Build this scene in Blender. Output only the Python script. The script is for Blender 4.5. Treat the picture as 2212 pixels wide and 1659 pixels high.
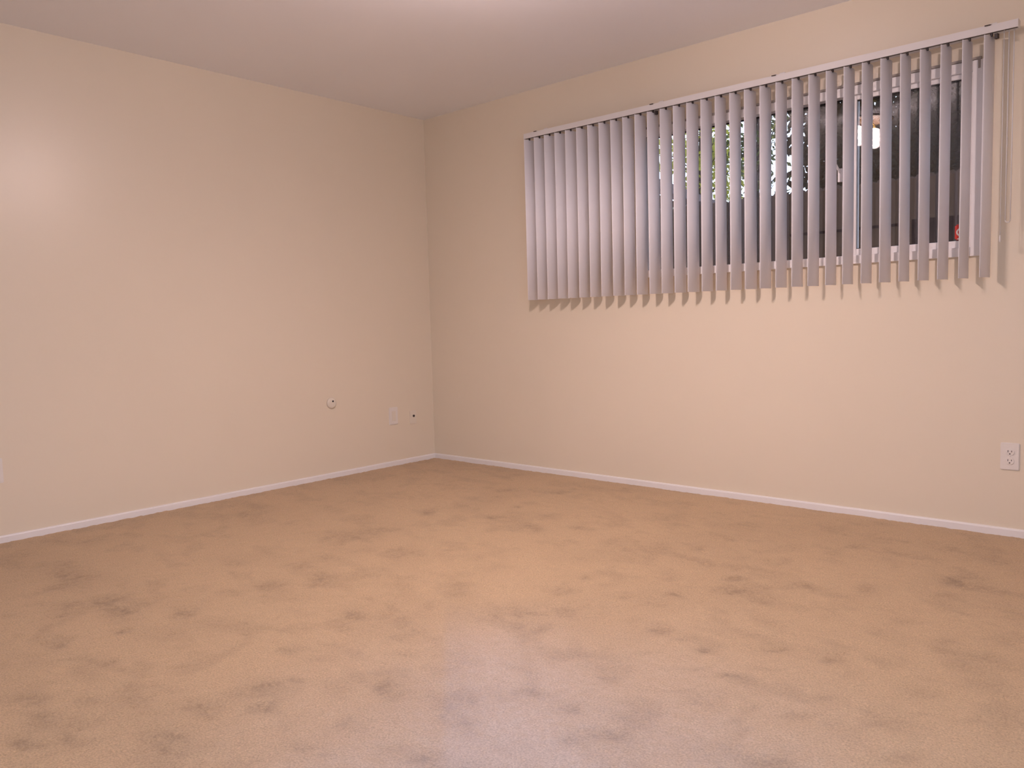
import bpy, bmesh, math, random
import numpy as np
from mathutils import Vector, Matrix

random.seed(7); rng = np.random.default_rng(7)
for o in list(bpy.data.objects): bpy.data.objects.remove(o)
scene = bpy.context.scene
COL = scene.collection

# ------------------------------------------------------------------ camera
FPX = 1713.2
CAM = Vector((4.2985, -3.9485, 0.9823))
RV = Vector((0.74773609, 0.66346182, -0.02663))
UV = Vector((-0.03174577, 0.07578043, 0.99661905))
FV = Vector((-0.66323672, 0.74436264, -0.07772587))
cd = bpy.data.cameras.new('camera'); cam = bpy.data.objects.new('camera', cd); COL.objects.link(cam)
cd.sensor_fit = 'HORIZONTAL'; cd.sensor_width = 36.0; cd.lens = FPX / 2212.0 * 36.0
cd.clip_start = 0.05; cd.clip_end = 200
cam.matrix_world = Matrix(((RV.x, UV.x, -FV.x, CAM.x), (RV.y, UV.y, -FV.y, CAM.y), (RV.z, UV.z, -FV.z, CAM.z), (0, 0, 0, 1)))
scene.camera = cam

# ------------------------------------------------------------------ sky (even overcast dusk) and exposure
w = bpy.data.worlds.new('sky'); scene.world = w; w.use_nodes = True
bg = w.node_tree.nodes['Background']
bg.inputs['Color'].default_value = (0.68, 0.78, 1.0, 1); bg.inputs['Strength'].default_value = 2.4
vs = scene.view_settings
vs.view_transform = 'Standard'; vs.look = 'None'; vs.gamma = 1.0; vs.exposure = 0.02; vs.use_curve_mapping = False
scene.cycles.use_denoising = True

LAMP_COLOR = (1.0, 0.775, 0.755)
SPOT_WATTS = 34.0
SHADE_GLOW = 200.0
SHADE_COLOR = (1.0, 0.775, 0.755)

# ------------------------------------------------------------------ helpers
def tag(o, label=None, cat=None, group=None, kind=None):
    if label: o['label'] = label
    if cat: o['category'] = cat
    if group: o['group'] = group
    if kind: o['kind'] = kind
    return o

def empty(name, loc=(0, 0, 0)):
    o = bpy.data.objects.new(name, None); COL.objects.link(o); o.location = loc
    o.empty_display_size = 0.05
    return o

def link(name, me, mat=None, parent=None, loc=None, smooth=False):
    o = bpy.data.objects.new(name, me); COL.objects.link(o)
    if mat and not me.materials: me.materials.append(mat)
    if smooth:
        for pl in me.polygons: pl.use_smooth = True
    if parent: o.parent = parent
    if loc is not None: o.location = loc
    return o

def mesh_from(bm, name):
    bmesh.ops.recalc_face_normals(bm, faces=bm.faces)
    me = bpy.data.meshes.new(name); bm.to_mesh(me); bm.free()
    return me

def bbox(bm, x0, x1, y0, y1, z0, z1):
    vs_ = [bm.verts.new((x, y, z)) for z in (z0, z1) for y in (y0, y1) for x in (x0, x1)]
    for f in ((0, 2, 3, 1), (4, 5, 7, 6), (0, 1, 5, 4), (1, 3, 7, 5), (3, 2, 6, 7), (2, 0, 4, 6)):
        bm.faces.new([vs_[i] for i in f])
    return vs_

def box(name, ext, mat, parent=None, bevel=0.0, seg=2):
    bm = bmesh.new(); bbox(bm, *ext)
    if bevel: bmesh.ops.bevel(bm, geom=list(bm.edges), offset=bevel, segments=seg, affect='EDGES', profile=0.5)
    return link(name, mesh_from(bm, name), mat, parent, smooth=False)

def boxes(name, exts, mat, parent=None):
    bm = bmesh.new()
    for e in exts: bbox(bm, *e)
    return link(name, mesh_from(bm, name), mat, parent)

def lathe(bm, prof, seg=24, M=None, closed=False):
    rings = []
    for r, z in prof:
        ring = [bm.verts.new((max(r, 1e-5) * math.cos(2 * math.pi * k / seg), max(r, 1e-5) * math.sin(2 * math.pi * k / seg), z)) for k in range(seg)]
        rings.append(ring)
    n = len(rings)
    for i in range(n if closed else n - 1):
        a, b = rings[i], rings[(i + 1) % n]
        for k in range(seg):
            bm.faces.new((a[k], a[(k + 1) % seg], b[(k + 1) % seg], b[k]))
    if not closed:
        bm.faces.new(rings[0][::-1]); bm.faces.new(rings[-1])
    if M is not None:
        bmesh.ops.transform(bm, matrix=M, verts=[v for r in rings for v in r])

def tube(bm, pts, rad, seg=8):
    pts = [Vector(p) for p in pts]
    if not hasattr(rad, '__len__'): rad = [rad] * len(pts)
    rings = []
    for i, p in enumerate(pts):
        d = (pts[min(i + 1, len(pts) - 1)] - pts[max(i - 1, 0)]).normalized()
        a = Vector((0, 0, 1)) if abs(d.z) < 0.9 else Vector((1, 0, 0))
        u = d.cross(a).normalized(); v = d.cross(u)
        rings.append([bm.verts.new(p + (u * math.cos(2 * math.pi * k / seg) + v * math.sin(2 * math.pi * k / seg)) * rad[i]) for k in range(seg)])
    for a, b in zip(rings, rings[1:]):
        for k in range(seg): bm.faces.new((a[k], a[(k + 1) % seg], b[(k + 1) % seg], b[k]))
    bm.faces.new(rings[0][::-1]); bm.faces.new(rings[-1])

# ------------------------------------------------------------------ materials
def mat(name, col, rough=0.5, spec=0.5, bump=None, var=None, transl=0.0):
    """bump = (noise scale, strength, distance); var = (noise scale, amount)"""
    m = bpy.data.materials.new(name); m.use_nodes = True
    nt = m.node_tree; b = nt.nodes['Principled BSDF']
    b.inputs['Base Color'].default_value = (*col, 1); b.inputs['Roughness'].default_value = rough
    b.inputs['Specular IOR Level'].default_value = spec
    tc = nt.nodes.new('ShaderNodeTexCoord')
    if var:
        n = nt.nodes.new('ShaderNodeTexNoise'); n.inputs['Scale'].default_value = var[0]; n.inputs['Detail'].default_value = 4
        nt.links.new(tc.outputs['Object'], n.inputs['Vector'])
        r = nt.nodes.new('ShaderNodeMapRange'); r.inputs[1].default_value = 0.3; r.inputs[2].default_value = 0.7
        r.inputs[3].default_value = 1 - var[1]; r.inputs[4].default_value = 1 + var[1]
        nt.links.new(n.outputs['Fac'], r.inputs[0])
        mx = nt.nodes.new('ShaderNodeVectorMath'); mx.operation = 'SCALE'; mx.inputs[0].default_value = col
        nt.links.new(r.outputs[0], mx.inputs['Scale']); nt.links.new(mx.outputs[0], b.inputs['Base Color'])
    if bump:
        n = nt.nodes.new('ShaderNodeTexNoise'); n.inputs['Scale'].default_value = bump[0]; n.inputs['Detail'].default_value = 3
        nt.links.new(tc.outputs['Object'], n.inputs['Vector'])
        bp = nt.nodes.new('ShaderNodeBump'); bp.inputs['Strength'].default_value = bump[1]; bp.inputs['Distance'].default_value = bump[2]
        nt.links.new(n.outputs['Fac'], bp.inputs['Height']); nt.links.new(bp.outputs[0], b.inputs['Normal'])
    if transl:
        t = nt.nodes.new('ShaderNodeBsdfTranslucent'); t.inputs['Color'].default_value = (*col, 1)
        ms = nt.nodes.new('ShaderNodeMixShader'); ms.inputs[0].default_value = transl
        nt.links.new(b.outputs[0], ms.inputs[1]); nt.links.new(t.outputs[0], ms.inputs[2])
        nt.links.new(ms.outputs[0], nt.nodes['Material Output'].inputs['Surface'])
    return m

def emit_mat(name, col, strength):
    m = bpy.data.materials.new(name); m.use_nodes = True
    b = m.node_tree.nodes['Principled BSDF']
    b.inputs['Base Color'].default_value = (0.8, 0.78, 0.72, 1)
    b.inputs['Emission Color'].default_value = (*col, 1); b.inputs['Emission Strength'].default_value = strength
    return m

def glass_mat(name):
    m = bpy.data.materials.new(name); m.use_nodes = True
    nt = m.node_tree; nt.nodes.remove(nt.nodes['Principled BSDF'])
    g = nt.nodes.new('ShaderNodeBsdfGlass'); g.inputs['IOR'].default_value = 1.5; g.inputs['Roughness'].default_value = 0.0
    nt.links.new(g.outputs[0], nt.nodes['Material Output'].inputs['Surface'])
    return m

M_WALL = mat('wall_paint', (0.79, 0.695, 0.555), 0.33, 0.5, bump=(40, 0.15, 0.002), var=(1.3, 0.012))
M_CEIL = mat('ceiling_paint', (0.91, 0.925, 0.985), 0.38, 0.5, bump=(160, 0.10, 0.002), var=(2.0, 0.012))
M_TRIM = mat('white_trim_paint', (0.84, 0.805, 0.79), 0.4, 0.4, var=(6, 0.015))
M_VANE = mat('vane_vinyl', (0.94, 0.915, 0.95), 0.55, 0.35, bump=(420, 0.12, 0.0006), var=(9, 0.012), transl=0.05)
M_RAIL = mat('rail_enamel', (0.76, 0.735, 0.73), 0.4, 0.4, var=(8, 0.01))
M_VINYL = mat('window_vinyl', (0.91, 0.88, 0.88), 0.35, 0.45, var=(8, 0.01))
M_DARK = mat('dark_metal', (0.045, 0.035, 0.035), 0.5, 0.4, var=(30, 0.1))
M_GASKET = mat('black_gasket', (0.025, 0.022, 0.024), 0.6, 0.3, var=(30, 0.1))
M_TAUPE = mat('taupe_strip', (0.42, 0.37, 0.335), 0.6, 0.3, var=(12, 0.06))
M_PLATE = mat('plate_plastic', (0.80, 0.745, 0.69), 0.35, 0.45, var=(20, 0.01))
M_PLATE2 = mat('cream_plate_plastic', (0.785, 0.71, 0.60), 0.35, 0.45, var=(20, 0.01))
M_SLOT = mat('socket_slot', (0.05, 0.04, 0.04), 0.6, 0.3, var=(30, 0.1))
M_GLASS = glass_mat('window_glass')
M_DOOR = mat('dark_door_stain', (0.035, 0.02, 0.022), 0.45, 0.4, var=(4, 0.2))
M_BRASS = mat('brass', (0.5, 0.35, 0.12), 0.3, 0.5, var=(20, 0.05)); M_BRASS.node_tree.nodes['Principled BSDF'].inputs['Metallic'].default_value = 1
M_FENCE = mat('fence_wood', (0.062, 0.036, 0.028), 0.85, 0.2, bump=(25, 0.4, 0.004), var=(7, 0.25))
M_BARK = mat('bark', (0.04, 0.03, 0.03), 0.9, 0.15, bump=(30, 0.8, 0.01), var=(12, 0.25))
M_SOIL = mat('yard_soil', (0.10, 0.085, 0.06), 0.95, 0.1, bump=(12, 0.6, 0.02), var=(3, 0.2))
M_BRONZE = mat('dark_bronze', (0.07, 0.045, 0.03), 0.6, 0.3, var=(20, 0.1))
M_PATIO = mat('patio_concrete', (0.58, 0.57, 0.57), 0.9, 0.1, bump=(30, 0.4, 0.004), var=(3, 0.08))
M_STUCCO = mat('outside_stucco', (0.35, 0.31, 0.27), 0.9, 0.1, bump=(60, 0.4, 0.004), var=(4, 0.05))
M_ROOF = mat('shed_roof', (0.07, 0.05, 0.055), 0.85, 0.2, bump=(40, 0.5, 0.004), var=(8, 0.2))
M_FASCIA = mat('pale_fascia', (0.62, 0.58, 0.47), 0.6, 0.3, var=(6, 0.08))
M_RED = mat('sticker_red', (0.62, 0.035, 0.02), 0.4, 0.4, var=(20, 0.05))
M_WHITE = mat('sticker_white', (0.85, 0.83, 0.80), 0.4, 0.4, var=(20, 0.02))

def leaf_mat(name, col, transl):
    return mat(name, col, 0.6, 0.25, var=(2.5, 0.45), transl=transl)
M_LEAF_LIGHT = leaf_mat('yellow_green_leaf', (0.36, 0.36, 0.05), 0.5)
M_LEAF_MID = leaf_mat('mid_green_leaf', (0.07, 0.095, 0.022), 0.3)
M_LEAF_DARK = mat('dark_green_leaf', (0.008, 0.009, 0.005), 0.8, 0.05, var=(2.5, 0.45), transl=0.1)

def carpet_mat():
    m = bpy.data.materials.new('carpet'); m.use_nodes = True
    nt = m.node_tree; b = nt.nodes['Principled BSDF']; N = nt.nodes.new; L = nt.links.new
    b.inputs['Roughness'].default_value = 1.0; b.inputs['Specular IOR Level'].default_value = 0.05
    b.inputs['Sheen Weight'].default_value = 0.25; b.inputs['Sheen Roughness'].default_value = 0.5
    b.inputs['Sheen Tint'].default_value = (0.9, 0.82, 0.85, 1)
    tc = N('ShaderNodeTexCoord')
    at = N('ShaderNodeAttribute'); at.attribute_name = 'wear'
    # fine tuft speckle and a coarser fleck
    n1 = N('ShaderNodeTexNoise'); n1.inputs['Scale'].default_value = 190; n1.inputs['Detail'].default_value = 3; n1.inputs['Roughness'].default_value = 0.7
    n2 = N('ShaderNodeTexNoise'); n2.inputs['Scale'].default_value = 38; n2.inputs['Detail'].default_value = 5; n2.inputs['Roughness'].default_value = 0.65
    for n in (n1, n2): L(tc.outputs['Object'], n.inputs['Vector'])
    def rng_(src, lo, hi, a=0.25, b_=0.75):
        r = N('ShaderNodeMapRange'); r.inputs[1].default_value = a; r.inputs[2].default_value = b_
        r.inputs[3].default_value = lo; r.inputs[4].default_value = hi; L(src, r.inputs[0]); return r.outputs[0]
    # ragged edge: wear amount modulated by the coarse fleck
    f2 = rng_(n2.outputs['Fac'], 0.35, 1.65, 0.3, 0.7)
    wr = N('ShaderNodeMath'); wr.operation = 'MULTIPLY'; L(at.outputs['Fac'], wr.inputs[0]); L(f2, wr.inputs[1])
    # clean pile, and a greyer tint
    ln = N('ShaderNodeAttribute'); ln.attribute_name = 'grey_tint'
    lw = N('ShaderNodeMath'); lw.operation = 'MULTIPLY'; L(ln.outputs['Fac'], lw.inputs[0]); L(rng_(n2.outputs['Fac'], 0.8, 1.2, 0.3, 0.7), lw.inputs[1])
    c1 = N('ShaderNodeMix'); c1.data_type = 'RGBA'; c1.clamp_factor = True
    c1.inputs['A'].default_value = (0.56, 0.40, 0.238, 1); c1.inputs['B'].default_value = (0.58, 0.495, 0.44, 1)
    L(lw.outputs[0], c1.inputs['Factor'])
    # scuffed patches darken whatever pile they lie on
    dk = N('ShaderNodeVectorMath'); dk.operation = 'MULTIPLY'; dk.inputs[1].default_value = (0.61, 0.61, 0.62); L(c1.outputs['Result'], dk.inputs[0])
    c2 = N('ShaderNodeMix'); c2.data_type = 'RGBA'; c2.clamp_factor = True
    L(wr.outputs[0], c2.inputs['Factor']); L(c1.outputs['Result'], c2.inputs['A']); L(dk.outputs[0], c2.inputs['B'])
    s1 = rng_(n1.outputs['Fac'], 0.70, 1.30); s2 = rng_(n2.outputs['Fac'], 0.955, 1.045)
    mm = N('ShaderNodeMath'); mm.operation = 'MULTIPLY'; L(s1, mm.inputs[0]); L(s2, mm.inputs[1])
    sc = N('ShaderNodeVectorMath'); sc.operation = 'SCALE'; L(c2.outputs['Result'], sc.inputs[0]); L(mm.outputs[0], sc.inputs['Scale'])
    L(sc.outputs[0], b.inputs['Base Color'])
    bp = N('ShaderNodeBump'); bp.inputs['Strength'].default_value = 0.6; bp.inputs['Distance'].default_value = 0.006
    L(n1.outputs['Fac'], bp.inputs['Height']); L(bp.outputs[0], b.inputs['Normal'])
    return m
M_CARPET = carpet_mat()

# ------------------------------------------------------------------ the room shell
XR, YF, H = 5.0, -5.6, 2.44
T = 0.14
WX0, WX1, WZ0, WZ1 = 1.80, 3.52, 1.215, 2.045          # window unit
DX0, DX1, DZ = 1.74, 2.50, 1.99                         # door in the wall behind the camera

wb = boxes('wall_back', [(-T, WX0 + .012, 0, T, -.05, H), (WX1 - .012, XR + T, 0, T, -.05, H),
                         (WX0 + .012, WX1 - .012, 0, T, -.05, WZ0 + .012), (WX0 + .012, WX1 - .012, 0, T, WZ1 - .012, H)], M_WALL)
wl = box('wall_left', (-T, 0, YF - T, 0, -.05, H), M_WALL)
PY0, PY1, PZ = -5.3, -2.2, 2.03                       # added patio door beside the camera, unseen
wr = boxes('wall_right', [(XR, XR + T, YF - T, PY0, -.05, H), (XR, XR + T, PY1, 0, -.05, H), (XR, XR + T, PY0, PY1, PZ, H), (XR, XR + T, PY0, PY1, -.05, 0)], M_WALL)
FX0, FX1 = 2.80, 4.80                                   # added double doorway behind the camera, unseen, for cool fill
wf = boxes('wall_front', [(0, FX0, YF - T, YF, -.05, H), (FX1, XR, YF - T, YF, -.05, H), (FX0, FX1, YF - T, YF, PZ, H), (FX0, FX1, YF - T, YF, -.05, 0)], M_WALL)
ce = box('ceiling', (-T, XR + T, YF - T, T, H, H + .12), M_CEIL)
for o, l in ((wb, 'cream painted wall with the wide window'), (wl, 'plain cream painted wall left of the corner'),
             (wr, 'cream wall beside the camera'), (wf, 'cream wall behind the camera'), (ce, 'flat off-white ceiling')):
    tag(o, l, kind='structure')

# floor: carpet surface as a fine grid with a pile relief and a wear attribute
def ray_floor(u, v):
    d = FV * FPX + RV * (u - 1106.0) + UV * (829.5 - v)
    t = -CAM.z / d.z
    return CAM + d * t

def vnoise(x, y, seed):
    r = np.random.default_rng(seed); tab = r.random((256, 256))
    xi = np.floor(x).astype(int); yi = np.floor(y).astype(int); fx = x - xi; fy = y - yi
    fx = fx * fx * (3 - 2 * fx); fy = fy * fy * (3 - 2 * fy)
    g = lambda a, b: tab[a & 255, b & 255]
    return (g(xi, yi) * (1 - fx) + g(xi + 1, yi) * fx) * (1 - fy) + (g(xi, yi + 1) * (1 - fx) + g(xi + 1, yi + 1) * fx) * fy

def fbm(x, y, seed, o=4):
    s = 0; a = 1; t = 0
    for i in range(o):
        s = s + a * vnoise(x, y, seed + i); t += a; a *= 0.55; x = x * 2.03 + 11.3; y = y * 2.03 + 5.7
    return s / t

def build_floor():
    step = 0.0125
    nx = int(XR / step) + 1; ny = int(-YF / step) + 1
    xs = np.linspace(0, XR, nx); ys = np.linspace(YF, 0, ny)
    X, Y = np.meshgrid(xs, ys); X = X.ravel(); Y = Y.ravel()
    relief = (fbm(X * 45, Y * 45, 3, 3) - 0.5) * 0.006 + (rng.random(X.shape) - 0.5) * 0.0022
    # scuffs and crushed patches of the carpet where they lie on the floor: (u, v, half width, half height, strength)
    Lft = [(330, 190, 130, 55, .5), (450, 300, 95, 28, .55), (250, 350, 100, 38, .5), (520, 352, 60, 28, .5), (780, 345, 55, 20, .4), (1180, 240, 120, 40, .5),
           (1400, 200, 70, 45, .4), (1250, 290, 110, 26, .3), (950, 400, 150, 30, .45), (720, 430, 140, 40, .35), (550, 425, 52, 12, .5), (250, 480, 90, 30, .35),
           (450, 555, 90, 22, .55), (240, 568, 100, 10, .45), (580, 570, 30, 12, .7), (380, 602, 90, 34, .45), (130, 740, 95, 35, .6), (400, 730, 50, 26, .5), (560, 730, 70, 40, .35),
           (150, 830, 120, 60, .55), (40, 925, 70, 25, .6), (200, 905, 70, 30, .45), (1080, 692, 130, 34, .55), (1080, 765, 65, 26, .5), (1250, 668, 55, 20, .6),
           (850, 740, 65, 22, .4), (720, 890, 95, 34, .55), (650, 950, 55, 28, .45), (1650, 680, 85, 36, .4), (1470, 830, 62, 36, .55), (1330, 920, 80, 30, .4),
           (1230, 500, 40, 16, .5), (1400, 482, 42, 12, .45), (1370, 562, 90, 18, .35), (1960, 800, 60, 45, .5), (2060, 850, 70, 40, .4), (1840, 940, 75, 26, .5),
           (2000, 985, 80, 40, .45), (1480, 945, 60, 20, .35), (1720, 720, 60, 22, .3), (300, 940, 70, 20, .3), (370, 40, 120, 22, .3), (1100, 110, 200, 22, .25), (100, 560, 90, 60, .3),
           (1700, 370, 60, 25, .3), (1780, 520, 60, 20, .3), (1330, 130, 90, 30, .3), (700, 650, 120, 12, .3), (1010, 260, 70, 14, .3), (1520, 350, 60, 30, .3)]
    Rgt = [(340, 202, 65, 22, .55), (440, 235, 60, 12, .4), (700, 275, 50, 20, .5), (980, 210, 52, 14, .6), (960, 252, 52, 9, .5), (1240, 226, 52, 15, .5), (1560, 240, 62, 24, .6),
           (1930, 215, 64, 28, .6), (1890, 285, 64, 16, .5), (800, 70, 32, 9, .6), (1480, 65, 55, 13, .55), (1000, 110, 42, 11, .4), (1160, 125, 44, 12, .4), (220, 330, 52, 20, .45),
           (80, 352, 66, 10, .5), (640, 438, 60, 10, .5), (740, 470, 50, 8, .4), (840, 515, 40, 12, .75), (1110, 490, 44, 12, .55), (1062, 585, 42, 9, .5),
           (780, 590, 62, 8, .5), (930, 632, 75, 10, .5), (1300, 710, 62, 18, .55), (650, 775, 52, 18, .5), (945, 792, 55, 22, .5), (1235, 800, 55, 18, .5), (380, 880, 130, 34, .6),
           (490, 845, 52, 14, .55), (200, 905, 42, 20, .65), (1090, 960, 85, 24, .65), (1720, 980, 85, 28, .55), (420, 640, 62, 16, .5), (260, 540, 80, 26, .45), (200, 750, 62, 26, .5),
           (120, 440, 42, 34, .4), (1920, 500, 64, 34, .45), (2060, 545, 64, 18, .5), (1700, 380, 64, 26, .4), (1830, 690, 70, 30, .4), (2010, 820, 60, 20, .4), (1580, 436, 30, 8, .4),
           (1400, 545, 50, 10, .4), (700, 660, 120, 8, .3), (1500, 620, 70, 16, .3), (560, 520, 60, 16, .35), (1050, 740, 40, 20, .4), (300, 690, 40, 14, .3), (1670, 150, 24, 8, .45),
           (20, 680, 30, 26, .5), (880, 340, 60, 20, .3), (1850, 795, 30, 12, .4), (1000, 850, 40, 30, .3), (1560, 850, 60, 20, .3)]
    Far = [(1105, 1058, 22, 4, .5), (1215, 1063, 36, 5, .45), (1108, 1096, 12, 3, .9), (920, 1110, 18, 7, .7), (1068, 1120, 12, 4, .45), (1172, 1112, 16, 5, .5), (1260, 1138, 16, 6, .45),
           (1155, 1140, 16, 6, .5), (985, 1188, 14, 3, .5), (1060, 1052, 14, 3, .4), (790, 1150, 40, 8, .3), (1420, 1120, 30, 6, .3), (1700, 1185, 40, 8, .3), (1330, 1170, 24, 5, .3)]
    B = [(x / 2, 1150 + y / 2, a / 2, b / 2, s) for x, y, a, b, s in Lft] + [(1106 + x / 2, 1150 + y / 2, a / 2, b / 2, s) for x, y, a, b, s in Rgt] + Far
    wear = np.zeros_like(X)
    wx = X + (fbm(X * 5, Y * 5, 21) - .5) * .16; wy = Y + (fbm(X * 5, Y * 5, 41) - .5) * .16
    for u, v, a, b, s in B:
        c = ray_floor(u, v); e1 = ray_floor(u + a, v) - c; e2 = (ray_floor(u, v - b) - ray_floor(u, v + b)) / 2
        A = np.array([[e1.x, e2.x], [e1.y, e2.y]]); Ai = np.linalg.inv(A)
        dx = wx - c.x; dy = wy - c.y
        p = Ai[0, 0] * dx + Ai[0, 1] * dy; q = Ai[1, 0] * dx + Ai[1, 1] * dy
        wear = np.maximum(wear, s * np.exp(-(p * p + q * q) * 1.1))
    # cleaner strokes: two straight passes with a visible edge
    for (u0, v0, u1, v1, wd, s) in ((963, 1215, 958, 1600, .13, .16), (1114, 1280, 1180, 1545, .05, .22)):
        a = ray_floor(u0, v0); b = ray_floor(u1, v1); d = (b - a); Ln = d.length; d /= Ln
        t = (X - a.x) * d.x + (Y - a.y) * d.y; n = -((X - a.x) * d.y - (Y - a.y) * d.x)
        n = -n if (u0 == 1114) else n
        side = np.clip(n / .012 + .5, 0, 1) * np.clip(1 - (n - wd * .35) / (wd * .65), 0, 1)
        along = np.clip(t / .25, 0, 1) * np.clip((Ln - t) / .2, 0, 1)
        wear = np.maximum(wear, wear * .8 + s * side * along)
    base = np.clip((fbm(X * 2.2, Y * 2.2, 71) - .48) * 1.3, 0, .35) + np.clip((fbm(X * 8 + Y * 3, Y * 11, 91) - .50) * 2.4, 0, .5)
    wear = np.clip(wear * (.55 + .75 * fbm(X * 16, Y * 16, 131)) + base * .6, 0, 1)
    wear *= 0.55 + 0.7 * fbm(X * 24, Y * 24, 55)
    # greyer tint: broad near patch, plus band from the edge of a cleaner pass
    grey_tint = np.zeros_like(X)
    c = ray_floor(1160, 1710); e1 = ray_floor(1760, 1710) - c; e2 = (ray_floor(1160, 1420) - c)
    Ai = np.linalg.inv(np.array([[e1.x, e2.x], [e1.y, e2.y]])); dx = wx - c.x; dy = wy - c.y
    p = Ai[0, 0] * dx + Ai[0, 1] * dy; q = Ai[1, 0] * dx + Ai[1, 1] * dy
    grey_tint = np.maximum(grey_tint, .85 * np.exp(-(p * p + np.where(q > 0, q * q, q * q * .1)) * .9))
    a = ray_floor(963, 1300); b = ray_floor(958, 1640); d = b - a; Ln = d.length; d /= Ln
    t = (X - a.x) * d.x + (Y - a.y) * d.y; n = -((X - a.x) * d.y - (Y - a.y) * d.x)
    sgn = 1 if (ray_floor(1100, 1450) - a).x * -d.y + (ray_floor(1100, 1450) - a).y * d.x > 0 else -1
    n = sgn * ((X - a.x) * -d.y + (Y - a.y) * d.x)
    grey_tint = grey_tint + .28 * np.clip(n / .015 + .5, 0, 1) * np.clip(1 - (n - .15) / .3, 0, 1) * np.clip(t / .5, 0, 1) * (t < Ln + .6)
    grey_tint *= .75 + .5 * fbm(X * 6, Y * 6, 151)
    Z = relief - 0.0045 * np.clip(wear, 0, 1)
    verts = np.stack([X, Y, Z], -1)
    i = np.arange(ny - 1)[:, None] * nx + np.arange(nx - 1)[None, :]
    quads = np.stack([i, i + 1, i + nx + 1, i + nx], -1).reshape(-1, 4)
    me = bpy.data.meshes.new('floor')
    me.vertices.add(len(verts)); me.vertices.foreach_set('co', verts.ravel())
    me.loops.add(quads.size); me.loops.foreach_set('vertex_index', quads.ravel().astype(np.int32))
    me.polygons.add(len(quads)); me.polygons.foreach_set('loop_start', np.arange(0, quads.size, 4, dtype=np.int32))
    at = me.attributes.new('wear', 'FLOAT', 'POINT'); at.data.foreach_set('value', wear.astype(np.float32))
    at = me.attributes.new('grey_tint', 'FLOAT', 'POINT'); at.data.foreach_set('value', np.clip(grey_tint, 0, 1).astype(np.float32))
    me.update(); me.validate()
    me.polygons.foreach_set('use_smooth', np.ones(len(quads), dtype=bool))
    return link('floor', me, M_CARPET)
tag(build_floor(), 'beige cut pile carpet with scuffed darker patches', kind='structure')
tag(box('floor_slab', (-T, XR + T, YF - T, T, -.20, -.05), M_SOIL), 'concrete slab under the carpet', kind='structure')

# baseboards: low white strip standing out of the carpet, rounded top
def baseboard(name, p0, p1, nrm, label):
    hgt, th = 0.034, 0.011
    d = (Vector(p1) - Vector(p0)); n = Vector(nrm)
    prof = [(0, -.03), (th, -.03), (th, hgt - .007), (th * .8, hgt - .002), (th * .45, hgt), (0, hgt)]
    bm = bmesh.new(); ends = []
    for q in (Vector(p0), Vector(p1)):
        ends.append([bm.verts.new(q + n * a + Vector((0, 0, b))) for a, b in prof])
    k = len(prof)
    for i in range(k): bm.faces.new((ends[0][i], ends[0][(i + 1) % k], ends[1][(i + 1) % k], ends[1][i]))
    bm.faces.new(ends[0]); bm.faces.new(ends[1][::-1])
    return tag(link(name, mesh_from(bm, name), M_TRIM), label, kind='structure')
baseboard('baseboard_left', (0, YF, 0), (0, 0, 0), (1, 0, 0), 'low white baseboard along the left wall')
baseboard('baseboard_back', (0, 0, 0), (XR, 0, 0), (0, -1, 0), 'low white baseboard under the window wall')
baseboard('baseboard_right', (XR, PY1 + .06, 0), (XR, 0, 0), (-1, 0, 0), 'low white baseboard beside the camera')
baseboard('baseboard_front', (0, YF, 0), (DX0 - .07, YF, 0), (0, 1, 0), 'low white baseboard behind the camera')

# door and closet track behind the camera (they show as reflections in the glass)
d = empty('door_1', ((DX0 + DX1) / 2, YF, 0)); tag(d, 'dark stained door behind the camera', kind='structure')
def child(o, par):
    o.parent = par; o.matrix_parent_inverse = Matrix.Translation(-Vector(par.location)); return o
child(box('door_leaf', (DX0, DX1, YF + .001, YF + .035, .01, DZ), M_DOOR, bevel=.002), d)
for k, (z0, z1) in enumerate(((.18, .85), (1.0, 1.85))):
    for x0, x1 in ((DX0 + .09, DX0 + .34), (DX1 - .34, DX1 - .09)):
        child(box('door_panel', (x0, x1, YF + .034, YF + .042, z0, z1), M_DOOR, bevel=.003), d)
bm = bmesh.new(); lathe(bm, [(.012, 0), (.012, .02), (.028, .032), (.028, .05), (.012, .06)], 16, Matrix.Translation((DX0 + .06, YF + .035, .95)) @ Matrix.Rotation(-math.pi / 2, 4, 'X'))
child(link('door_knob', mesh_from(bm, 'door_knob'), M_BRASS, smooth=True), d)
for e in ((DX0 - .06, DX0 - .003, YF + .001, YF + .018, 0, DZ + .06), (DX1 + .003, DX1 + .06, YF + .001, YF + .018, 0, DZ + .06), (DX0 - .003, DX1 + .003, YF + .001, YF + .018, DZ + .003, DZ + .06)):
    child(box('door_casing', e, M_WALL, bevel=.002), d)
tag(box('trim_1', (.35, DX0 - .075, YF + .001, YF + .03, 1.935, 1.965), M_DARK, bevel=.002), 'thin dark closet track on the wall behind the camera', kind='structure')

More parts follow.
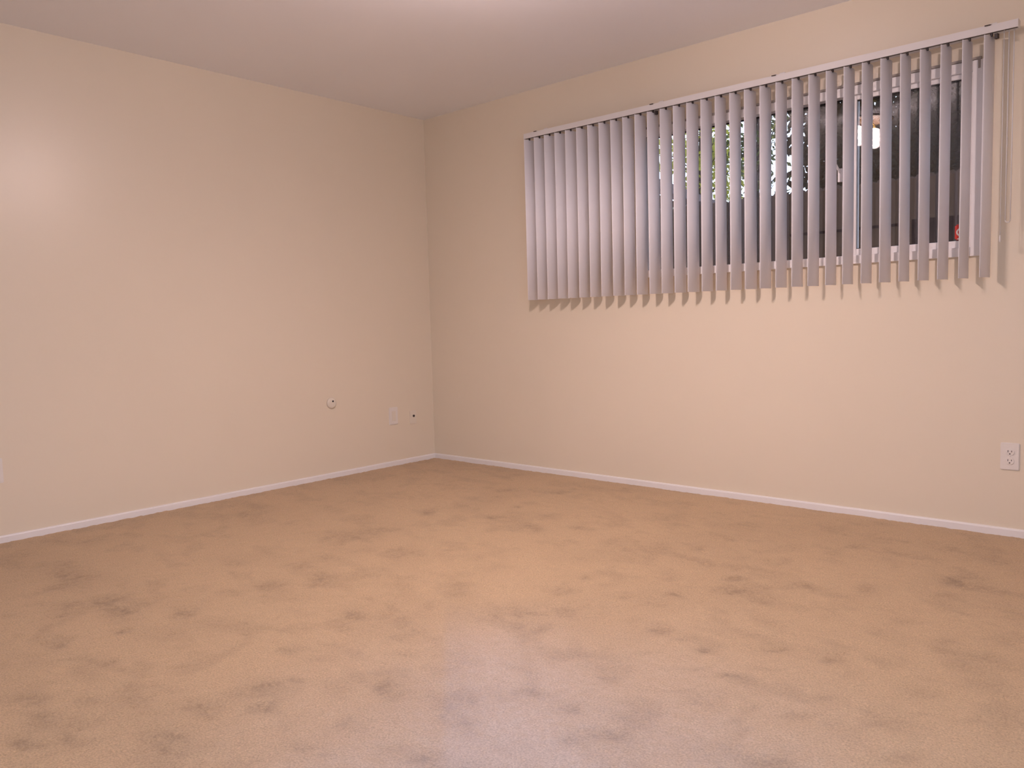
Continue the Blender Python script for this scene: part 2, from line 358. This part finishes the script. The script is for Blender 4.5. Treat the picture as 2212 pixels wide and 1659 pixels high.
# patio door added out of view, slid open to let in cool fill daylight
pd = empty('fill_door_2', (XR, (PY0 + PY1) / 2, 0)); tag(pd, 'added white sliding patio door, unseen, for cool fill light', kind='structure')
def ppart(name, e, m, bevel=.002): return child(box(name, e, m, bevel=bevel), pd)
ppart('frame_jamb', (XR + .001, XR + .12, PY0 + .001, PY0 + .04, .001, PZ - .001), M_VINYL)
ppart('frame_jamb', (XR + .001, XR + .12, PY1 - .04, PY1 - .001, .001, PZ - .001), M_VINYL)
ppart('frame_head', (XR + .001, XR + .12, PY0 + .04, PY1 - .04, PZ - .04, PZ - .001), M_VINYL)
ppart('threshold', (XR + .001, XR + .12, PY0 + .04, PY1 - .04, .001, .02), M_VINYL)
for y0, y1 in ((PY0 + .04, PY0 + .10), (PY0 + 1.0, PY0 + 1.06)):
    ppart('panel_stile', (XR + .06, XR + .09, y0, y1, .02, PZ - .04), M_VINYL)
for z0, z1 in ((.02, .10), (PZ - .10, PZ - .04)):
    ppart('panel_rail', (XR + .06, XR + .09, PY0 + .10, PY0 + 1.0, z0, z1), M_VINYL)
fd = empty('fill_door_3', ((FX0 + FX1) / 2, YF, 0)); tag(fd, 'added white double doors, unseen, standing open for cool fill light', kind='structure')  # doors added out of view as a second source of cool daylight
for e in ((FX0 + .001, FX0 + .04, YF - T, YF - .001, .001, PZ - .001), (FX1 - .04, FX1 - .001, YF - T, YF - .001, .001, PZ - .001), (FX0 + .04, FX1 - .04, YF - T, YF - .001, PZ - .04, PZ - .001)):
    child(box('door_frame', e, M_VINYL, bevel=.002), fd)
for x in (FX0 + .005, FX1 - .045):
    child(box('door_leaf', (x, x + .04, YF - T - .93, YF - T - .005, .01, PZ - .045), M_VINYL, bevel=.002), fd)
ppart('glass_pane', (XR + .073, XR + .077, PY0 + .10, PY0 + 1.0, .10, PZ - .10), M_GLASS, 0)
tag(boxes('fill_patio_slab', [(XR + T + .001, XR + 9, -14, -.2, -.2, -.06), (-6, XR + T + .001, -14, YF - T - .001, -.2, -.06)], M_PATIO), 'added pale patio outside the added doors', kind='structure')  # pale ground added out of view, bounces daylight through the added doors

# ------------------------------------------------------------------ window
win = empty('window_1', ((WX0 + WX1) / 2, 0, WZ0)); tag(win, 'white vinyl sliding window behind the vertical blind', kind='structure')
def wpart(name, e, m, bevel=.0025): return child(box(name, e, m, bevel=bevel), win)
FY0, FY1 = -.012, .07
GL, GLM, GRM, GR = 1.843, 2.930, 2.996, 3.480
wpart('frame_jamb', (WX0, GL, FY0, FY1, WZ0, WZ1), M_VINYL)
wpart('frame_jamb', (GR, WX1, FY0, FY1, WZ0, WZ1), M_VINYL)
wpart('frame_sill', (GL, GR, FY0 - .004, FY1, WZ0, 1.256), M_VINYL)
wpart('frame_head', (GL, GR, FY0, FY1, 2.002, WZ1), M_VINYL)
sash = wpart('sliding_sash', (2.930, 2.996, .004, .034, 1.256, 2.002), M_VINYL)
wpart('sash_rail', (2.996, GR, .004, .034, 1.256, 1.287), M_VINYL)
wpart('sash_rail', (2.996, GR, .004, .034, 1.981, 2.002), M_VINYL)
wpart('sash_stile', (3.462, GR, .006, .034, 1.287, 1.981), M_VINYL)
wpart('fixed_stile', (2.936, 2.990, .036, .066, 1.256, 2.002), M_VINYL)
for n, e in (('gasket', (GL, GL + .006, .036, .05, 1.256, 2.002)), ('gasket', (GL + .006, 2.936, .036, .05, 1.996, 2.002)), ('gasket', (GL + .006, 2.936, .036, .05, 1.256, 1.260)),
             ('gasket', (2.996, 3.462, .012, .026, 1.977, 1.981)), ('gasket', (2.996, 3.462, .012, .026, 1.287, 1.290))):
    wpart(n, e, M_GASKET, 0)
for e in ((GL + .006, 2.936, .040, .043, 1.260, 1.996), (GL + .006, 2.936, .054, .057, 1.256, 2.002), (2.996, 3.462, .013, .016, 1.290, 1.977), (2.996, 3.462, .026, .029, 1.287, 1.981)):
    wpart('glass_pane', e, M_GLASS, 0)
# lock lever on the meeting stile
bm = bmesh.new(); bbox(bm, 2.914, 2.932, -.010, .006, 1.61, 1.672)
tube(bm, [(2.926, -.012, 1.655), (2.918, -.022, 1.672), (2.912, -.026, 1.69)], [.006, .006, .004], 8)
child(link('lock_latch', mesh_from(bm, 'lock_latch'), M_VINYL), win)
wpart('head_strip', (WX0, 3.512, -.016, 0, WZ1 + .001, WZ1 + .011), M_TAUPE, .001)
wpart('head_strip', (3.5, 3.509, -.0165, -.0121, 2.008, WZ1 + .001), M_TAUPE, .001)

# red and white security sticker on the lower corner of the sliding pane
st = empty('window_sticker', (3.4435, .012, 1.325)); tag(st, 'small red sticker with white ring on lower corner of window glass', 'sticker')
bm = bmesh.new(); bbox(bm, -.028, .030, -.0002, .0006, -.034, .034)
bmesh.ops.bevel(bm, geom=[e for e in bm.edges if abs(e.verts[0].co.y - e.verts[1].co.y) > 1e-5], offset=.006, segments=3, affect='EDGES')
link('sticker_ground', mesh_from(bm, 'sticker_ground'), M_RED, st)
bm = bmesh.new(); lathe(bm, [(.0125, 0), (.0185, 0), (.0185, .0005), (.0125, .0005)], 28, Matrix.Translation((-.004, -.0002, 0)) @ Matrix.Rotation(math.pi / 2, 4, 'X'), closed=True)
link('sticker_ring', mesh_from(bm, 'sticker_ring'), M_WHITE, st)
bm = bmesh.new(); bbox(bm, -.018, .018, -.0007, -.0002, -.031, -.027)
link('sticker_bar', mesh_from(bm, 'sticker_bar'), M_WHITE, st)

# ------------------------------------------------------------------ vertical blind
RX0, RX1, RZ0, RZ1, RY0, RY1 = 1.026, 3.655, 2.118, 2.149, -.102, -.055
bl = empty('vertical_blind', ((RX0 + RX1) / 2, -.08, RZ0)); tag(bl, 'white vertical vane blind hanging across the window', 'blind')
def bpart(o): return child(o, bl)
# head rail: channel with an open slot underneath
bm = bmesh.new()
for e in ((RX0, RX1, RY0, RY0 + .004, RZ0, RZ1), (RX0, RX1, RY1 - .004, RY1, RZ0, RZ1), (RX0, RX1, RY0 + .004, RY1 - .004, RZ1 - .004, RZ1),
          (RX0, RX1, -.083, RY1 - .004, RZ0, RZ0 + .003)): bbox(bm, *e)
bpart(link('head_rail', mesh_from(bm, 'head_rail'), M_RAIL))
bpart(box('slot_shade', (RX0 + .002, RX1 - .002, RY0 + .0045, -.0832, RZ0 + .0005, RZ0 + .012), M_DARK, bevel=0))  # dark strip standing for the shade inside the slot
for xe, x2 in ((RX0 - .003, RX0), (RX1, RX1 + .003)):
    bpart(box('end_cap', (xe, x2, RY0 - .001, RY1 + .001, RZ0 - .001, RZ1 + .001), M_RAIL, bevel=.0008))
for bx_ in (1.119, 1.947, 2.638, 3.55):
    bm = bmesh.new()
    bbox(bm, bx_ - .014, bx_ + .014, RY0 - .002, 0, RZ1 + .0005, RZ1 + .0025)      # arm over the rail
    bbox(bm, bx_ - .014, bx_ + .014, -.0025, 0, RZ1 + .0025, RZ1 + .035)           # plate on the wall
    b_ = bpart(link('mounting_bracket', mesh_from(bm, 'mounting_bracket'), M_RAIL))
    c_ = box('bracket_clip', (bx_ - .011, bx_ + .011, RY0 - .006, RY0 - .002, RZ1 - .003, RZ1 + .001), M_BRONZE, bevel=.001)
    c_.parent = b_; c_.matrix_parent_inverse = b_.matrix_parent_inverse.copy(); c_.matrix_parent_inverse = Matrix.Identity(4)

def vane_mesh():
    hw, th, sag, n = .0445, .0009, .0105, 12
    z0, z1 = 1.121 - 2.112, 0.0
    pts = []
    for i in range(n + 1):
        s = -hw + 2 * hw * i / n
        pts.append((s, -sag * (1 - (s / hw) ** 2) + sag * .6))
    bm = bmesh.new(); R = []
    for z in (z0, z1):
        R.append([bm.verts.new((x, y - th / 2, z)) for x, y in pts] + [bm.verts.new((x, y + th / 2, z)) for x, y in reversed(pts)])
    k = len(R[0])
    for i in range(k): bm.faces.new((R[0][i], R[0][(i + 1) % k], R[1][(i + 1) % k], R[1][i]))
    m_ = (n + 1)
    for r in R:
        for i in range(n): bm.faces.new((r[i], r[i + 1], r[k - 2 - i], r[k - 1 - i]))
    me = mesh_from(bm, 'vane')
    for pl in me.polygons: pl.use_smooth = abs(pl.normal.z) < .5 and abs(pl.normal.x) < .9
    me.materials.append(M_VANE); return me
VM = vane_mesh()
bm = bmesh.new(); bbox(bm, -.0035, .0035, -.0045, .0045, -.004, .007); bbox(bm, -.002, .002, -.002, .002, .007, .016)
STEM = mesh_from(bm, 'carrier_stem'); STEM.materials.append(M_DARK)
bm = bmesh.new(); bbox(bm, -.008, .008, -.006, .006, -.013, .006)
HOOK = mesh_from(bm, 'carrier_hook'); HOOK.materials.append(M_DARK)
for i in range(32):
    xd = 1.1443 + (i - 1) * .0807
    v = bpart(bpy.data.objects.new('vane', VM)); COL.objects.link(v)
    v.location = (xd - .0065, -.08, 2.109)
    v.rotation_euler = (math.radians(random.uniform(-.15, .15)), math.radians(random.uniform(-.12, .12)), math.radians(75.5 + random.uniform(-2.2, 2.2) + (2 if i < 12 else 0)))
    s = bpy.data.objects.new('carrier_stem', STEM); COL.objects.link(s); s.parent = v; s.location = (-.0095, -.0055, .0)
    if i in (11, 31):
        s2 = bpy.data.objects.new('carrier_hook', HOOK); COL.objects.link(s2); s2.parent = v; s2.location = (.004, -.018 if i == 11 else -.02, -.002)
# control chain loop and pull cord at the open end
def cord(name, x, y, z0, z1, r, m):
    bm = bmesh.new(); tube(bm, [(x, y, z1), (x, y, (z0 + z1) / 2), (x, y, z0)], r, 8); return bpart(link(name, mesh_from(bm, name), m, smooth=True))
cord('control_chain', 3.622, -.075, 1.35, RZ0, .0022, M_RAIL)
cord('control_chain', 3.640, -.075, 1.35, RZ0, .0022, M_RAIL)
bm = bmesh.new(); tube(bm, [(3.622 + .009 - .009 * math.cos(a), -.075, 1.35 - .009 * math.sin(a)) for a in np.linspace(0, math.pi, 9)], .0022, 8)
bpart(link('chain_loop', mesh_from(bm, 'chain_loop'), M_RAIL, smooth=True))
cord('pull_cord', 3.607, -.09, 1.29, RZ0, .0016, M_RAIL)
bm = bmesh.new(); lathe(bm, [(.0015, .02), (.003, .014), (.004, 0), (.003, -.008), (.001, -.01)], 14, Matrix.Translation((3.607, -.09, 1.27)))
bpart(link('cord_tassel', mesh_from(bm, 'cord_tassel'), M_RAIL, smooth=True))

# ------------------------------------------------------------------ plates on the walls (local: x right, -y out of the wall, z up)
def plate_mesh(wd, hg, th, bev):
    bm = bmesh.new(); bbox(bm, -wd / 2, wd / 2, -th, 0, -hg / 2, hg / 2)
    bmesh.ops.bevel(bm, geom=[e for e in bm.edges if not (abs(e.verts[0].co.y) < 1e-6 and abs(e.verts[1].co.y) < 1e-6)], offset=bev, segments=2, affect='EDGES')
    return mesh_from(bm, 'cover_plate')

def duplex_outlet(loc, rz, label, group=None):
    t = empty('wall_outlet', loc); t.rotation_euler.z = rz; tag(t, label, 'outlet', group)
    link('cover_plate', plate_mesh(.072, .118, .006, .003), M_PLATE, t)
    for zc in (.0195, -.0195):
        bm = bmesh.new(); lathe(bm, [(.0165, 0), (.0165, .0025), (.0155, .003)], 24, Matrix.Translation((0, -.0055, zc)) @ Matrix.Rotation(math.pi / 2, 4, 'X'))
        for v_ in bm.verts: v_.co.z = zc + max(-.0135, min(.0135, v_.co.z - zc))
        f = link('receptacle', mesh_from(bm, 'receptacle'), M_PLATE, t)
        for e in ((-.0078, -.0055, zc - .001, zc + .008), (.0055, .0078, zc, zc + .007)):
            link('slot', _b((e[0], e[1], -.0090, -.0082, e[2], e[3])), M_SLOT, f)
        bm = bmesh.new(); lathe(bm, [(.0026, 0), (.0026, .001)], 12, Matrix.Translation((0, -.0082, zc - .0075)) @ Matrix.Rotation(math.pi / 2, 4, 'X'))
        link('ground_hole', mesh_from(bm, 'ground_hole'), M_SLOT, f)
    bm = bmesh.new(); lathe(bm, [(.003, 0), (.003, .0008), (.002, .0012)], 12, Matrix.Translation((0, -.006, 0)) @ Matrix.Rotation(math.pi / 2, 4, 'X'))
    link('screw', mesh_from(bm, 'screw'), M_PLATE, t)
    return t
def _b(e):
    bm = bmesh.new(); bbox(bm, *e); return mesh_from(bm, 'piece')

duplex_outlet((3.646, 0, .348), 0, 'white duplex outlet on window wall below right end of blind')
LW = math.pi / 2     # plates on the left wall face +x
duplex_outlet((0, -2.815, .345), LW, 'white outlet plate cut by the left edge of the photo')

t = empty('wall_plate', (0, -.383, .350)); t.rotation_euler.z = LW
tag(t, 'white rectangular plate with upright insert, left of the corner', 'wall plate')
link('cover_plate', plate_mesh(.078, .122, .006, .003), M_PLATE, t)
bm = bmesh.new(); bbox(bm, -.0165, .0165, -.0085, -.0055, -.0335, .0335)
bmesh.ops.bevel(bm, geom=list(bm.edges), offset=.001, segments=1, affect='EDGES')
link('insert', mesh_from(bm, 'insert'), M_PLATE2, t)
for z in (.048, -.048):
    bm = bmesh.new(); lathe(bm, [(.003, 0), (.003, .0008), (.002, .0012)], 12, Matrix.Translation((0, -.006, z)) @ Matrix.Rotation(math.pi / 2, 4, 'X'))
    link('screw', mesh_from(bm, 'screw'), M_PLATE, t)

t = empty('jack_plate', (0, -.203, .322)); t.rotation_euler.z = LW
tag(t, 'small cream jack plate with dark socket hole, nearest the corner', 'wall plate')
link('cover_plate', plate_mesh(.062, .094, .006, .003), M_PLATE2, t)
bm = bmesh.new(); lathe(bm, [(.0085, 0), (.0085, .004), (.006, .007), (.001, .0072)], 16, Matrix.Translation((.003, -.0058, .010)) @ Matrix.Rotation(math.pi / 2, 4, 'X'))
link('socket_hole', mesh_from(bm, 'socket_hole'), M_SLOT, t)

t = empty('round_wall_plate', (0, -.897, .489)); t.rotation_euler.z = LW
tag(t, 'round cream wall plate with dark centre hole, left wall', 'wall plate')
bm = bmesh.new(); lathe(bm, [(.036, 0), (.036, .004), (.033, .011), (.027, .014), (.012, .0135)], 32, Matrix.Rotation(math.pi / 2, 4, 'X'))
link('plate_disc', mesh_from(bm, 'plate_disc'), M_PLATE2, t, smooth=True)
bm = bmesh.new(); lathe(bm, [(.006, 0), (.006, .004), (.001, .0042)], 14, Matrix.Translation((.004, -.0125, .012)) @ Matrix.Rotation(math.pi / 2, 4, 'X'))
link('centre_hole', mesh_from(bm, 'centre_hole'), M_SLOT, t)

# ------------------------------------------------------------------ ceiling light (just above the frame, seen mirrored in the glass)
M_SHADE = emit_mat('lit_frosted_shade', SHADE_COLOR, SHADE_GLOW)
M_BULB = emit_mat('lit_bulb', SHADE_COLOR, SHADE_GLOW)
LC = Vector((2.43, -1.87, H))
lt = empty('ceiling_light', LC); tag(lt, 'two shade ceiling light reflected in the window glass', 'ceiling light')
bm = bmesh.new(); lathe(bm, [(.065, 0), (.065, -.008), (.05, -.022), (.016, -.03)], 28); link('canopy', mesh_from(bm, 'canopy'), M_BRASS, lt, smooth=True)
bm = bmesh.new(); lathe(bm, [(.009, -.025), (.009, -.13), (.02, -.135), (.02, -.165), (.006, -.18)], 16); link('stem', mesh_from(bm, 'stem'), M_BRASS, lt, smooth=True)
bm = bmesh.new(); lathe(bm, [(.02, -.112), (.155, -.122), (.175, -.132), (.175, -.138), (.155, -.134), (.02, -.126)], 40, closed=True)
link('shield_pan', mesh_from(bm, 'shield_pan'), M_BRONZE, lt, smooth=True)  # pan added to block lamp light from the ceiling right above
for dx, dy in ((-.03, .085), (.03, -.085)):
    bm = bmesh.new(); tube(bm, [(0, 0, -.15), (dx * .5, dy * .5, -.132), (dx, dy, -.155), (dx, dy, -.182)], .006, 8)
    link('arm', mesh_from(bm, 'arm'), M_BRASS, lt, smooth=True)
    bm = bmesh.new(); prof = [(.020, -.180), (.036, -.190), (.046, -.208), (.051, -.230), (.055, -.256)]
    lathe(bm, prof + [(r - .003, z) for r, z in reversed(prof)], 20, Matrix.Translation((dx, dy, 0)), closed=True)
    sh = link('shade', mesh_from(bm, 'shade'), M_SHADE, lt, smooth=True)
    bm = bmesh.new(); lathe(bm, [(.010, -.184), (.014, -.196), (.026, -.214), (.028, -.228), (.022, -.243), (.008, -.250)], 14, Matrix.Translation((dx, dy, 0)))
    link('bulb', mesh_from(bm, 'bulb'), M_BULB, sh, smooth=True)
    ld = bpy.data.lights.new('lamp_light', 'SPOT'); ld.energy = SPOT_WATTS; ld.color = LAMP_COLOR
    ld.spot_size = math.radians(178); ld.spot_blend = 0.75; ld.shadow_soft_size = .045
    lo = bpy.data.objects.new('lamp_light', ld); COL.objects.link(lo); lo.parent = lt; lo.location = (dx, dy, -.268)

# ------------------------------------------------------------------ outside: yard, added eave, fence, shed, trees
GZ = -.25
tag(box('ground', (-16, 14, T + .001, 26, GZ - .1, GZ), M_SOIL), 'bare yard ground outside the window', kind='structure')
tag(box('shade_eave', (-3, 8, T + .001, .75, H + .02, H + .12), M_STUCCO), 'added eave above the window, unseen, shading the yard', kind='structure')  # overhang added out of view to darken what lies outside

FYD = 2.75
fe = empty('wooden_fence', (0, FYD, GZ)); tag(fe, 'dark brown board fence outside the window', 'fence')
bm = bmesh.new(); bbox(bm, -.0725, .0725, -.009, .009, 0, 2.26)
top = [v for v in bm.verts if v.co.z > 2]
bmesh.ops.bevel(bm, geom=[e for e in bm.edges if all(v in top for v in e.verts) and abs(e.verts[0].co.x - e.verts[1].co.x) < 1e-6], offset=.02, segments=1, affect='EDGES')
BM = mesh_from(bm, 'board'); BM.materials.append(M_FENCE)
for k in range(52):
    b = bpy.data.objects.new('board', BM); COL.objects.link(b); b.parent = fe
    b.location = (-2.6 + k * .1405, -.0095 if k % 2 else .0095, random.uniform(.0, .018)); b.rotation_euler.y = random.uniform(-.001, .001)
for z in (.35, 1.72):
    link('fence_rail', _b((-2.7, 4.6, .020, .06, z, z + .09)), M_FENCE, fe)
for x in (-2.5, -.1, 2.3, 4.5):
    link('post', _b((x - .045, x + .045, .061, .15, 0, 2.12)), M_FENCE, fe)

sd = empty('garden_shed', (-1.95, 4.6, GZ)); tag(sd, 'dark garden shed with pale fascia beyond the fence', 'shed')
link('shed_wall', _b((-1.0, 1.45, 0, .95, 0, 2.55)), M_FENCE, sd)
bm = bmesh.new()
vs_ = [(.2, -.2, 3.26), (1.58, -.2, 2.61), (1.58, 1.1, 2.61), (.2, 1.1, 3.26)]
a = [bm.verts.new(p) for p in vs_]; b = [bm.verts.new((p[0], p[1], p[2] - .07)) for p in vs_]
bm.faces.new(a); bm.faces.new(b[::-1])
for i in range(4): bm.faces.new((a[i], a[(i + 1) % 4], b[(i + 1) % 4], b[i]))
link('shed_roof', mesh_from(bm, 'shed_roof'), M_ROOF, sd)
bm = bmesh.new(); a = [bm.verts.new((.4 - p[0], p[1], p[2])) for p in vs_]; b = [bm.verts.new((.4 - p[0], p[1], p[2] - .07)) for p in vs_]
bm.faces.new(a); bm.faces.new(b[::-1])
for i in range(4): bm.faces.new((a[i], a[(i + 1) % 4], b[(i + 1) % 4], b[i]))
link('shed_roof', mesh_from(bm, 'shed_roof'), M_ROOF, sd)
bm = bmesh.new(); a = [bm.verts.new(p) for p in ((-1.0, .02, 2.55), (1.45, .02, 2.55), (.2, .02, 3.18))]; b = [bm.verts.new((v.co.x, .06, v.co.z)) for v in a]
bm.faces.new(a); bm.faces.new(b[::-1])
for i in range(3): bm.faces.new((a[i], a[(i + 1) % 3], b[(i + 1) % 3], b[i]))
link('gable', mesh_from(bm, 'gable'), M_FENCE, sd)
link('fascia', _b((-1.2, 1.50, -.04, -.001, 2.47, 2.55)), M_FASCIA, sd)

def leaves_mesh(name, centers, size, m, droop=.3):
    n = len(centers)
    a = rng.random(n) * 2 * math.pi; tilt = rng.normal(0, .7, n) + droop
    L = size * (0.7 + .6 * rng.random(n))
    d = np.stack([np.cos(a) * np.cos(tilt), np.sin(a) * np.cos(tilt), -np.sin(tilt)], -1)
    r = rng.normal(size=(n, 3)); s = np.cross(d, r); s /= np.linalg.norm(s, axis=1)[:, None] + 1e-9
    nn = np.cross(d, s)
    L = L[:, None]
    P = np.stack([centers, centers + d * L * .5 + s * L * .26 + nn * L * .06, centers + d * L, centers + d * L * .5 - s * L * .26 + nn * L * .06], 1)
    verts = P.reshape(-1, 3); i = np.arange(n) * 4
    faces = np.concatenate([np.stack([i, i + 1, i + 2], -1), np.stack([i, i + 2, i + 3], -1)])
    me = bpy.data.meshes.new(name); me.from_pydata(verts.tolist(), [], faces.tolist()); me.update()
    me.materials.append(m); return me

def tree(name, label, base, height, crown, nleaf, leaf, lm, nbranch, group, trunk_r=.09, blob=.32, seed=1):
    """crown = (centre offset x, y, z, radius x, y, z): leaves gather in clumps at branch ends"""
    r = np.random.default_rng(seed)
    t = empty(name, base); tag(t, label, 'tree', group)
    bm = bmesh.new(); tube(bm, [(0, 0, 0), (.03, .02, height * .3), (-.02, .0, height * .6), (.03, 0, height)], [trunk_r, trunk_r * .85, trunk_r * .6, trunk_r * .2], 9)
    link('trunk', mesh_from(bm, 'trunk'), M_BARK, t, smooth=True)
    cx, cy, cz, rx, ry, rz = crown; ends = []
    for k in range(nbranch):
        u = r.normal(size=3); u /= np.linalg.norm(u); q = r.random() ** .45
        e = np.array([cx + u[0] * rx * q, cy + u[1] * ry * q, cz + u[2] * rz * q])
        z0 = max(height * .25, min(height * .92, e[2] - .35 * abs(e[0]) - .2))
        s0 = np.array([0, 0, z0]); mid = (s0 + e) / 2 + r.normal(0, .08, 3) + np.array([0, 0, .08])
        ends.append(e); ends.append((mid + e) / 2)
        if k < 26:
            bm = bmesh.new(); tube(bm, [s0, (s0 + mid) / 2 + r.normal(0, .03, 3), mid, e], [trunk_r * .3, trunk_r * .22, trunk_r * .15, .006], 6)
            link('branch', mesh_from(bm, 'branch'), M_BARK, t, smooth=True)
    ends = np.array(ends)
    c = ends[r.integers(0, len(ends), nleaf)] + r.normal(0, blob, (nleaf, 3)) * np.array([1, 1, .8])
    c[:, 2] = np.maximum(c[:, 2], .15)
    q = np.stack([(c[:, 0] - cx) / (rx + .12), (c[:, 1] - cy) / (ry + .12)], -1); qn = np.linalg.norm(q, axis=1)
    k = np.maximum(qn, 1.0)[:, None]; c[:, 0:1] = cx + (c[:, 0:1] - cx) / k; c[:, 1:2] = cy + (c[:, 1:2] - cy) / k
    tag(link('foliage', leaves_mesh('foliage', c, leaf, lm), None, t), kind='stuff')
    return t
TG = 'trees beyond the fence'
tree('leafy_tree', 'sparse yellow green tree against the white sky beyond the fence', (-2.6, 8.9, GZ), 4.9, (.1, 0, 3.9, 1.15, .8, 1.3), 1300, .13, M_LEAF_LIGHT, 26, TG, .06, .2, 3)
tree('leafy_tree', 'thin mid green tree with dark branches left of the evergreens', (-.62, 6.9, GZ), 4.4, (-.02, .0, 3.6, .5, .35, 1.1), 800, .09, M_LEAF_MID, 26, TG, .06, .16, 5)
tree('evergreen_tree', 'dense dark evergreen behind the meeting stile of the window', (1.42, 5.1, GZ), 4.7, (.0, .1, 2.7, .72, .7, 2.2), 13000, .11, M_LEAF_DARK, 70, TG, .1, .22, 7)
tree('evergreen_tree', 'dense dark evergreen behind the right pane of the window', (3.42, 4.9, GZ), 4.7, (.0, .1, 2.7, .72, .7, 2.2), 13000, .11, M_LEAF_DARK, 70, TG, .1, .22, 11)
# tall clipped hedge further back, closing the gap between and behind the evergreens
hg = empty('tall_hedge', (3.3, 8.0, GZ)); tag(hg, 'tall dark hedge behind the evergreens', 'hedge')
link('stem_row', _b((-2.4, 3.2, -.03, .03, 0, 4.6)), M_BARK, hg)
n = 30000
c = np.stack([rng.uniform(-2.5, 3.4, n), rng.uniform(-.45, .45, n), rng.uniform(.05, 5.2, n)], -1)
tag(link('foliage', leaves_mesh('foliage', c, .13, M_LEAF_DARK), None, hg), kind='stuff')
